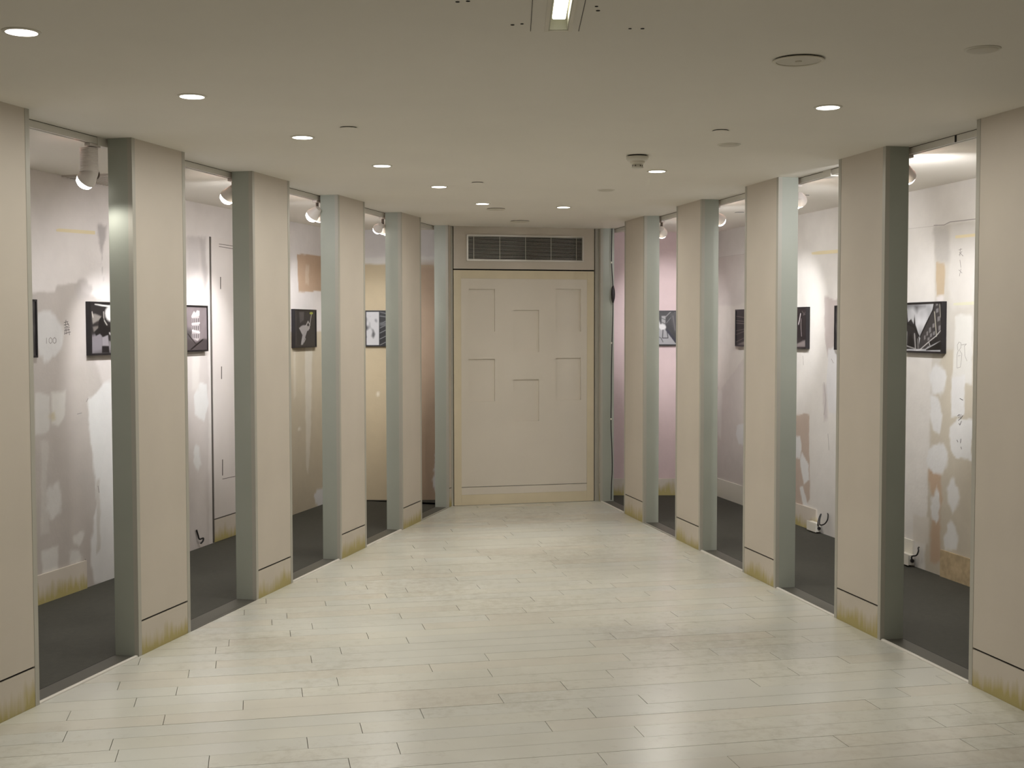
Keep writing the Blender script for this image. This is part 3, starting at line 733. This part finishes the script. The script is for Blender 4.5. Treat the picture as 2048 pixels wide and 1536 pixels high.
def d_block(P):          # pale balconied block against a grey sky
    P.mix(np.full(P.U.shape, 1.0), (150,140,142)); noise_tone(P, 14, (130,120,124), (176,166,168), 0.6, 3)
    P.poly([(340,650),(385,660),(384,690),(340,700)], (110,104,106), 0.02)
    P.poly([(384,632),(398,626),(399,676),(396,682),(384,676)], (206,200,200), 0.004)
    for y in (637, 652, 668): 
        for x in (385, 388.5, 392, 395.6): P.poly([(x,y),(x+2,y-1),(x+2,y+8),(x,y+9)], (112,104,108), 0.003, 0)
    P.poly([(383,632),(388,622),(391,626),(394,621),(399,622),(399,631),(383,635)], (236,232,230), 0.004)
    P.line([(384,648),(399,646)], 0.012, (238,234,232)); P.line([(385,661),(399,665)], 0.014, (238,234,232))
    P.poly([(340,690),(376,678),(392,684),(408,677),(420,680),(420,702),(340,704)], (98,90,92), 0.008, 0.01)
    P.line([(382,699),(406,679)], 0.011, (40,34,36)); P.line([(376,668),(382,676),(392,688)], 0.01, (60,54,56))
def d_statue(P):         # pale figure reaching up in front of a dark street
    noise_tone(P, 40, (28,26,26), (66,62,62), 0.7, 5)
    P.poly([(586,622),(592,622),(593,690),(588,694)], (92,88,88), 0.004, 0.01); P.poly([(598,624),(608,624),(608,640),(600,646)], (96,92,92), 0.004)
    P.blob(600,650,620,662,(170,166,164), 0.006, 0.006); P.poly([(598,656),(612,650),(616,656),(610,676),(606,690),(602,690),(605,670)], (176,172,170), 0.004, 0.008)
    P.line([(612,652),(616,643),(620,650),(616,660)], 0.014, (186,182,180)); P.line([(620,648),(622,634),(623,628)], 0.011, (190,186,184))
    P.line([(611,662),(607,670),(611,678),(608,684)], 0.012, (170,166,164)); P.line([(586,640),(588,692)], 0.02, (110,106,106), 0.6, 0.01)
    P.blob(619,624,626,629,(176,182,80), 0.003, 0)
def d_rails(P):          # half white wall, half dark lines running away
    P.mix(np.full(P.U.shape, 1.0), (40,38,40))
    P.poly([(700,622),(758,622),(758,692),(700,692)], (216,215,216), 0.003, 0); 
    a = np.array([[noise.noise((u*26, z*16, 2.0)) for z in P.zs] for u in P.us]); 
    P.mix(np.where(P.U < P.px([(757,650)])[0][0], np.clip(a*1.6 - (P.U-P.px([(738,650)])[0][0])*6, 0, 0.8), 0), (70,70,72))
    for y0, y1 in ((624,634),(632,638),(642,642),(650,648),(660,654),(672,660),(684,668),(694,676)):
        P.line([(760,y0 if y0 < 642 else y0+6),(800,y1 if y0<642 else y0-14)], 0.007, (150,150,152), 0.9)
    P.poly([(760,645),(800,642),(800,652),(760,652)], (120,120,122), 0.01)
def d_tracks(P):         # station platforms with a tower
    noise_tone(P, 20, (36,34,36), (74,70,72), 0.8, 8)
    P.poly([(1290,656),(1330,658),(1352,682),(1360,690),(1290,690)], (176,174,176), 0.01, 0.01)
    P.poly([(1323,632),(1331,632),(1331,656),(1323,656)], (170,168,168), 0.004); P.line([(1323,636),(1331,640)], 0.005, (60,58,60)); P.line([(1323,644),(1331,648)], 0.005, (60,58,60))
    P.poly([(1314,638),(1318,640),(1322,650),(1316,656),(1312,654)], (214,212,212), 0.006, 0.01); P.blob(1318,648,1332,660,(226,224,224), 0.006, 0.01)
    P.line([(1326,660),(1325,676),(1336,676),(1334,662)], 0.008, (70,66,72)); P.line([(1334,660),(1352,684)], 0.022, (40,36,60)); P.line([(1331,634),(1345,620)], 0.008, (150,148,148)); P.line([(1333,646),(1352,622)], 0.006, (130,128,128))
    P.poly([(1340,628),(1370,618),(1370,676),(1348,664)], (84,80,82), 0.008); P.line([(1346,632),(1350,660)], 0.01, (120,116,116))
    P.line([(1314,672),(1322,676),(1326,684)], 0.006, (80,78,80))
def d_lines(P):          # dark hall with light streaks
    P.mix(np.full(P.U.shape, 1.0), (52,46,46))
    for a_, b_ in (((1470,641),(1520,646)),((1470,646),(1520,650)),((1470,662),(1520,652)),((1470,670),(1520,650)),((1472,684),(1520,660)),((1478,688),(1520,672)),((1470,632),(1520,640))):
        P.line([a_, b_], 0.006, (150,140,136), 0.9)
    P.poly([(1476,690),(1500,676),(1530,690)], (140,132,128), 0.01)
def d_dancer(P):         # pale legs on a dark stage
    P.mix(np.full(P.U.shape, 1.0), (40,32,34)); noise_tone(P, 26, (30,26,28), (58,50,52), 0.6, 4)
    P.line([(1601,628),(1599,640),(1597,648)], 0.014, (214,208,208)); P.line([(1602,638),(1602,655),(1603,672)], 0.010, (170,160,160)); P.line([(1594,656),(1592,672)], 0.01, (140,130,130))
    P.line([(1604,622),(1608,628),(1612,622)], 0.006, (130,122,122)); P.line([(1606,630),(1612,628)], 0.006, (130,122,122))
    P.poly([(1580,694),(1596,686),(1611,680),(1611,694)], (150,142,140), 0.008, 0.01); P.poly([(1613,610),(1640,610),(1640,700),(1613,700)], (14,12,16), 0.002, 0)
    P.line([(1560,640),(1590,660)], 0.01, (120,114,114), 0.7)
def d_plain(P):
    noise_tone(P, 16, (40,38,40), (120,116,116), 0.8, 11); P.rect(P.us[0]+0.05, P.us[0]+0.2, ZF0+0.05, ZF0+0.22, (150,146,146), 0.02, 0.02, 0.6)
def d_cathedral(P):      # dark gothic arch and gabled street under a cloudy sky
    P.mix(np.full(P.U.shape, 1.0), (206,206,208)); noise_tone(P, 12, (92,92,94), (246,246,248), 0.85, 6)
    P.poly([(1812,608),(1832,607),(1850,612),(1838,616),(1834,624),(1826,614),(1812,616)], (92,92,94), 0.02, 0.02, 0.8)
    D = (30, 27, 30)
    P.poly([(1700,590),(1790,600),(1814,622),(1816,644),(1822,638),(1827,648),(1829,630),(1831,650),(1836,664),(1838,678),(1838,698),(1700,700)], (62,59,60), 0.003, 0.004)
    P.line([(1800,640),(1828,654),(1838,672)], 0.012, D); P.poly([(1815,698),(1817,676),(1822,666),(1827,680),(1828,696)], D, 0.003, 0.0); P.line([(1814,664),(1813,692)], 0.010, (170,168,166)); P.line([(1829,668),(1831,698)], 0.014, (176,174,172)); P.line([(1835,678),(1836,698)], 0.008, (160,158,156))
    P.line([(1814,692),(1832,698)], 0.006, (190,188,186))
    P.poly([(1838,690),(1842,668),(1850,650),(1862,630),(1866,616),(1868,606),(1884,604),(1884,666),(1850,698),(1838,698)], (82,79,80), 0.003, 0.004)
    P.line([(1840,674),(1852,648),(1866,620),(1869,604)], 0.012, D)
    for (x, y, w_, h_) in ((1872,618,5,8),(1875,634,5,9),(1877,652,5,9),(1865,648,4,8),(1866,664,4,7),(1858,656,4,10),(1860,668,4,7),(1853,664,3,8),(1855,676,4,6),(1848,672,3,8),(1872,606,4,6)):
        P.poly([(x,y),(x+w_,y-2),(x+w_,y+h_-2),(x,y+h_)], (150,147,148), 0.003, 0)
    P.line([(1869,624),(1874,684)], 0.008, (206,202,188)); P.line([(1879,606),(1881,634)], 0.006, (186,182,170)); P.line([(1840,699),(1856,685),(1872,672),(1882,660)], 0.006, (216,214,212)); P.line([(1858,693),(1870,686),(1882,680)], 0.004, (150,148,148))
    P.poly([(1852,699),(1868,690),(1884,680),(1884,700),(1852,701)], (20,18,20), 0.003, 0); P.poly([(1858,684),(1870,676),(1884,664),(1884,680),(1868,688),(1857,693)], (46,43,45), 0.003, 0); P.line([(1858,685),(1860,692)], 0.008, (200,198,196)); P.poly([(1883.5,590),(1900,590),(1900,720),(1883,720)], (18,15,20), 0.002, 0)

def uy(plane, y):       # u of a wall point at depth y
    return (Vector((0, y)).y - plane.P.y) / plane.d.y
def uf(plane, px, py=660):
    return Plane(plane.xyz(0, 0, -FD)[:2], plane.d).uz(px, py)[0]
pics = {}
pics['p0'] = picture(PL_WL, uf(PL_WL, 75.5)-FW, 'black framed photograph mostly hidden behind a pillar, beside the handwritten 100', d_plain, 1)
pics['p1'] = picture(PL_WL, uy(PL_WL, 7.588), 'black framed photograph of a figure seen from behind in a lit street', d_crowd, 1)
pics['p2'] = picture(PL_WL, uf(PL_WL, 416.5)-FW, 'black framed photograph of a pale balconied building beside the cupboard door', d_block, 1)
pics['p3'] = picture(PL_WL, uf(PL_WL, 633.5)-FW, 'black framed photograph of a pale figure reaching up, below the brown patch', d_statue, 1)
pics['p4'] = picture(PL_EL, PL_EL.uz(731, 655)[0], 'black framed photograph half white half dark lines on the tan wall', d_rails, 1)
pics['r1'] = picture(PL_ER, PL_ER.uz(1332, 655)[0]-FW/2+0.02, 'black framed photograph of pale tracks and a tower on the pink wall', d_tracks, 1)
pics['r2'] = picture(PL_WR, uf(PL_WR, 1470), 'black framed photograph of pale streaks in the dark, near the pink wall corner', d_lines, 1)
pics['r3'] = picture(PL_WR, uy(PL_WR, 9.783)-FW, 'black framed photograph of pale legs on black, above the white wiring box', d_dancer, 1)
pics['r4'] = picture(PL_WR, uf(PL_WR, 1668), 'black framed photograph of which only a thin edge shows beside the grey wall patch', d_plain, 1)
pics['r5'] = picture(PL_WR, uy(PL_WR, 7.86)-FW, 'black framed photograph of a dark gothic arch and gabled street under clouds', d_cathedral, 1)

def wl_pt(y, z=1.60): return (AWL+BL*y, y, z)
def wr_pt(y, z=1.60): return (AWR+BR*y, y, z)
picture_spot('L', track_at('L', 176), [wl_pt(6.35, 1.45)], 'ribbed cylinder spotlight hanging by the ceiling louvre', 'ribbed', spill=9.0)
picture_spot('L', 7.27, [wl_pt(7.85, 1.35), wl_pt(9.35, 1.4)], 'twin spotlight hidden behind the third pillar from the door, facing the cupboard door', flood=17)
picture_spot('L', track_at('L', 629), [wl_pt(9.0, 1.5), wl_pt(10.5, 1.4)], 'twin spotlight with two splayed bare bulbs beside the second pillar from the door', flood=8, spill=14.0)
picture_spot('L', track_at('L', 761), [wl_pt(10.8), (-1.15, YEL, 1.6), (-1.3, YEL, 1.4)], 'cluster of three spotlight heads in front of the tan end wall', watt=34, flood=7, spill=14.0)
picture_spot('R', track_at('R', 1820), [wr_pt(8.0, 1.42)], 'single spotlight half hidden behind the pillar by the cathedral photograph', watt=110, fangle=165)
picture_spot('R', 7.60, [wr_pt(9.1, 1.35), wr_pt(10.0, 1.5)], 'twin spotlight hidden behind the pillar by the wiring box', flood=17)
picture_spot('R', track_at('R', 1436), [wr_pt(11.0, 1.45), wr_pt(10.1, 1.6)], 'twin spotlight with bare bulbs near the pink wall corner', flood=8, spill=14.0)
picture_spot('R', 10.10, [(1.48, YER, 1.6)], 'single spotlight facing the pink end wall', flood=8)

# ------------------------------------------------------------------ ceiling fittings
def ceil_at(px, py):
    r = ray(px, py); t = (HC-CAMZ)/r.z; return r.x*t, r.y*t
def downlight(x, y, label, lit=True, grp='downlights'):
    t = thing('downlight', (x, y, HC), 0, label, 'downlight', grp)
    MB().lathe([(0.047,-0.0005),(0.047,-0.004),(0.054,-0.0045),(0.058,-0.002),(0.058,0.0)], 32).build('trim_ring', 'white_plastic', t, smooth=True)
    if lit:
        MB().lathe([(0.047,-0.0008),(0.047,-0.0042),(0.03,-0.0052),(0.005,-0.0056)], 32).build('lens', 'lens', t, smooth=True)
        spot_light('beam', t, (0, 0, -0.02), (0, 0, -1), DOWN_W, 42, 0.7, DOWN_COL, 0.045)
        al = bpy.data.lights.new('glow', 'AREA'); al.shape = 'DISK'; al.size = 0.09; al.energy = DOWN_AREA; al.spread = math.radians(180); al.color = DOWN_COL
        ao = bpy.data.objects.new('glow', al); COL.objects.link(ao); ao.parent = t; ao.location = (0, 0, -0.012)
    else:
        MB().lathe([(0.050,0.0),(0.050,-0.005),(0.044,-0.007),(0.03,-0.0078),(0.004,-0.008)], 32).build('lens', 'lens_off', t, smooth=True)
    return t
for i, p in enumerate([(965,407),(878,373),(764,331),(605,274),(384,192),(43,63)]):
    downlight(*ceil_at(*p), 'lit round downlight, %s from the white door in the row of six' % ORD[i], True, 'row of six lit downlights')
for i, p in enumerate([(1127,414),(1314,342),(1656,214)]):
    downlight(*ceil_at(*p), 'lit round downlight, %s from the white door in the row with the smoke detector' % ORD[i], True, 'alternately lit row of downlights')
for i, p in enumerate([(1212,380),(1458,289),(1965,98)]):
    downlight(*ceil_at(*p), 'unlit round downlight, %s from the white door in the row with the smoke detector' % ORD[i], False, 'alternately lit row of downlights')
for i, (x, y) in enumerate([(-2.54,-0.40),(2.46,-0.12)]):  # unseen lamps added to light the grey pillar sides from the front
    downlight(x, y, 'added unseen fill downlight, %s of two over the wide end of the corridor' % ORD[i], True, 'added fill downlights over the wide end')

def cover_plate(x, y, r, label):
    t = thing('sprinkler_cover', (x, y, HC), 0, label, 'cover plate', 'flat round cover plates on the ceiling')
    MB().lathe([(r*0.9,0.0),(r*0.9,-0.0035)], 28).build('neck', 'gap', t, smooth=True)
    MB().lathe([(r*0.97,-0.0035),(r,-0.004),(r,-0.0046),(r*0.95,-0.0052)], 28).build('plate', 'ceiling', t, smooth=True)
for p, l in (((697,255),'flat round cover plate between the row of six downlights and the speaker'), ((1441,261),'flat round cover plate near the smoke detector'),
             ((955,365),'flat round cover plate in the middle of the corridor ceiling'), ((1608,391),'flat round cover plate over the gallery by the wiring box'), ((1479,425),'flat round cover plate over the gallery by the twin bulbs')):
    cover_plate(*ceil_at(*p), 0.040, l)
def speaker(x, y, r, label):
    t = thing('ceiling_speaker', (x, y, HC), 0, label, 'speaker', 'round ceiling speakers')
    MB().lathe([(r*0.94,0.0),(r*0.94,-0.004)], 40).build('shadow_gap', 'gap', t, smooth=True)
    MB().lathe([(r*0.86,-0.004),(r*0.87,-0.0075),(r*0.95,-0.009),(r,-0.007),(r,-0.004)], 40).build('rim', 'ivory', t, smooth=True)
    gm = MB().lathe([(r*0.86,-0.004),(r*0.86,-0.0055),(0.012,-0.006),(0.010,-0.009),(0.003,-0.009)], 40).build('grille', 'lens_off', t, smooth=True)
speaker(*ceil_at(1597,119), 0.086, 'large round ceiling speaker near the wide end')
speaker(*ceil_at(992,417.5), 0.072, 'small round ceiling speaker beside the last lit downlight of six')
speaker(*ceil_at(1040,442), 0.082, 'pale round ceiling disc above the air grille')
# smoke detector
x, y = ceil_at(1275, 311)
t = thing('smoke_detector', (x, y, HC), 0, 'white tapering smoke detector hanging from the ceiling', 'smoke detector')
MB().lathe([(0.050,0.0),(0.050,-0.007)], 32).build('shadow_gap', 'gap', t, smooth=True)
MB().lathe([(0.059,-0.007),(0.060,-0.010),(0.058,-0.020),(0.052,-0.028),(0.046,-0.030)], 32).build('base', 'white_plastic', t, smooth=True)
MB().lathe([(0.040,-0.028),(0.038,-0.040),(0.030,-0.044)], 32).build('neck', 'ivory', t, smooth=True)
MB().lathe([(0.030,-0.044),(0.031,-0.050),(0.024,-0.051),(0.024,-0.058),(0.031,-0.059),(0.030,-0.066),(0.018,-0.070)], 32).build('sensor_head', 'white_plastic', t, smooth=True)
for a in range(6):
    ca, sa = math.cos(a*math.pi/3), math.sin(a*math.pi/3)
    MB().box(0.0255*ca-0.002, 0.0255*ca+0.002, 0.0255*sa-0.002, 0.0255*sa+0.002, -0.0595, -0.0505).build('vent_rib', 'groove', t)
# recessed slot lamp
t = thing('slot_lamp', ((SLX0+SLX1)/2, (SLY0+SLY1)/2, HC), 0, 'narrow rectangular recessed ceiling lamp glowing inside its slot', 'ceiling lamp')
hx, hy = (SLX1-SLX0)/2, (SLY1-SLY0)/2
fm = MB(); rw = 0.012
fm.box(-hx-rw, -hx, -hy-rw, hy+rw, -0.003, -0.0001); fm.box(hx, hx+rw, -hy-rw, hy+rw, -0.003, -0.0001); fm.box(-hx, hx, -hy-rw, -hy, -0.003, -0.0001); fm.box(-hx, hx, hy, hy+rw, -0.003, -0.0001)
fm.build('trim_frame', 'ivory', t)
hs = MB(); e = 0.0005
hs.box(-hx+e, -hx+0.004, -hy+e, hy-e, 0.0, 0.088); hs.box(hx-0.004, hx-e, -hy+e, hy-e, 0.0, 0.088); hs.box(-hx+0.004, hx-0.004, -hy+e, -hy+0.004, 0, 0.088); hs.box(-hx+0.004, hx-0.004, hy-0.004, hy-e, 0, 0.088); hs.box(-hx+0.004, hx-0.004, -hy+0.004, hy-0.004, 0.080, 0.088)
hs.build('housing', 'slot_in', t)
MB().box(-hx+0.010, hx-0.010, -hy+0.012, 0.150, 0.016, 0.030).build('tube_lamp', 'slot_glow', t, bevel=0.004)
MB().box(-hx-0.055, -hx-0.053, -hy, hy+0.012, -0.001, 0.0).build('outer_seam', 'groove', t); MB().box(hx+0.032, hx+0.034, -hy, hy+0.012, -0.001, 0.0).build('outer_seam', 'groove', t)
# small anchor holes left in the ceiling
for px, py, r in ((1025,49.5,0.006),(1044,47.5,0.005),(1196,21,0.006),(1193,12.5,0.005),(1260,57,0.005),(1285,57,0.006),(915,3.5,0.006),(936,2,0.006)):
    x, y = ceil_at(px, py)
    MB().lathe([(r,0.0),(r,-0.0012),(r*0.7,-0.0012)], 14, org=(x, y, HC)).build('anchor_hole', 'gap', ceil)
# ceiling louvre over the left gallery
gy = 7.37; gx = AWL + BL*gy
t = thing('ceiling_louvre', (gx, gy, HC), math.atan2(1, BL), 'grey ribbed louvre set in the gallery ceiling above the yellow tape', 'vent')
LW, LD = 0.70, 0.34
MB().box(0.004, LW, -LD, -0.004, -0.004, -0.0005).build('louvre_back', 'lens_off', t)
fm = MB(); fm.box(0, LW, -LD-0.012, -LD, -0.012, 0); fm.box(0, 0.006, -LD, -0.001, -0.012, 0); fm.box(LW-0.01, LW, -LD, -0.001, -0.012, 0); fm.build('louvre_frame', 'fixture', t)
n = 26
for i in range(n):
    x0 = -0.14 + (LW+0.12)*i/n
    poly = [(x0, -LD), (x0+0.013, -LD), (x0+0.013+LD*0.55, -0.004), (x0+LD*0.55, -0.004)]
    poly = clip(clip(poly, -1, 0, -0.006), 1, 0, LW-0.01)
    if len(poly) >= 3: MB().prism(poly, -0.012, -0.004).build('slat', 'fixture', t)

# ------------------------------------------------------------------ wiring
def wpt(plane, px, py, off): u, z = plane.uz(px, py); return plane.xyz(u, z, -off)
def smooth_pts(P, n=6):
    out = []
    P = [Vector(p) for p in P]
    for i in range(len(P)-1):
        p0, p1, p2, p3 = P[max(i-1,0)], P[i], P[i+1], P[min(i+2,len(P)-1)]
        for k in range(n):
            t_ = k/n; out.append(0.5*((2*p1)+(p2-p0)*t_+(2*p0-5*p1+4*p2-p3)*t_**2+(3*p1-p0-3*p2+p3)*t_**3))
    out.append(P[-1]); return out
def wiring_box(px0, py0, px1, py1, label):
    (u0, z1_), (u1, z0_) = PL_WR.uz(px0, py0), PL_WR.uz(px1, py1); u0, u1 = min(u0,u1), max(u0,u1)
    loc = PL_WR.xyz((u0+u1)/2, z0_, -0.012); t = thing('wiring_box', loc, math.atan2(PL_WR.d.y, PL_WR.d.x), label, 'wiring box', 'wiring boxes on the gallery skirting')
    w, h = (u1-u0)/2, z1_-z0_
    MB().box(-w, w, -0.042, 0.0, 0, h).build('box_body', 'white_plastic', t, bevel=0.003)
    MB().box(-w-0.004, w+0.004, -0.048, -0.042, -0.002, h+0.004).build('box_lid', 'white_plastic', t, bevel=0.002)
    MB().lathe([(0.012,0.0),(0.012,0.014),(0.007,0.016)], 16, axis=(1,0,0), org=(w, -0.02, h*0.45)).build('cable_gland', 'switch', t, smooth=True)
    return t
wiring_box(1628, 1041, 1645, 1064, 'white wiring box with black cables under the photograph of pale legs')
wiring_box(1813, 1103, 1832, 1130, 'white wiring box with short black cable under the cathedral photograph')
def cable(plane, pts, r, label, cat='cable', parent=None):
    P = smooth_pts([wpt(plane, x, y, o) for x, y, o in pts])
    return tag(MB().tube(P, r, 8).build('power_cable', 'cable', None, smooth=True), label, cat)
cable(PL_WR, [(1646,1052,0.04),(1648,1045,0.05),(1646,1034,0.03),(1647,1028,0.02),(1649,1040,0.04),(1652,1049,0.05),(1658,1048,0.04),(1662,1040,0.03),(1661,1030,0.02),(1658,1027,0.012)], 0.0048,
      'thick black cable looped beside the wiring box under the photograph of pale legs')
cable(PL_WR, [(1833,1117,0.035),(1838,1112,0.05),(1844,1110,0.04),(1845,1102,0.03),(1842,1096,0.02),(1842,1094,0.012)], 0.005, 'short black cable hooked beside the wiring box under the cathedral photograph')
cable(PL_WL, [(391,1060,0.008),(393,1070,0.012),(394,1078,0.02),(399,1076,0.03),(398,1082,0.03),(396,1087,0.02)], 0.006, 'black cable stub poking from the plaster beside the cupboard door')
# hanging flex with in-line switch by the right end post
PLX = Plane((0.90, 11.288), (1, 0.0))
hx_ = thing('hanging_flex', PLX.xyz(PLX.uz(1223, 1002)[0], 0), 0, 'black flex with in-line switch hanging beside the pink wall', 'cable')
inv = Matrix.Translation(-Vector(hx_.location))
pth = [(1224,457),(1223.5,480),(1223,520),(1225,560),(1226,576)]; p2 = [(1226,604),(1225.5,640),(1224,690),(1223,740),(1222.5,800),(1222,850),(1224,900),(1224.5,940),(1223,970),(1222.5,996),(1222.5,1000)]
for P in (pth, p2):
    pts = [inv @ Vector(PLX.xyz(*PLX.uz(*p))) for p in P]; 
    for v in pts: v.z = max(v.z, 0.004)
    MB().tube(smooth_pts(pts), 0.0045, 8).build('flex', 'cable', hx_, smooth=True)
c0 = inv @ Vector(PLX.xyz(*PLX.uz(1226, 604))); hh = PLX.uz(1226, 574)[1]-PLX.uz(1226, 604)[1]
MB().lathe([(0.005,-0.01),(0.009,0.0),(0.017,hh*0.25),(0.019,hh*0.5),(0.016,hh*0.8),(0.010,hh),(0.006,hh+0.012)], 16, org=c0).build('in_line_switch', 'switch', hx_, smooth=True)
for px, py in ((1223,525),(1223,686),(1222.3,838)):
    c1 = inv @ Vector(PLX.xyz(*PLX.uz(px, py)))
    MB().lathe([(0.0065,-0.008),(0.0065,0.008)], 12, org=c1).build('cable_clip', 'white_plastic', hx_, smooth=True)
print('planks', npl)
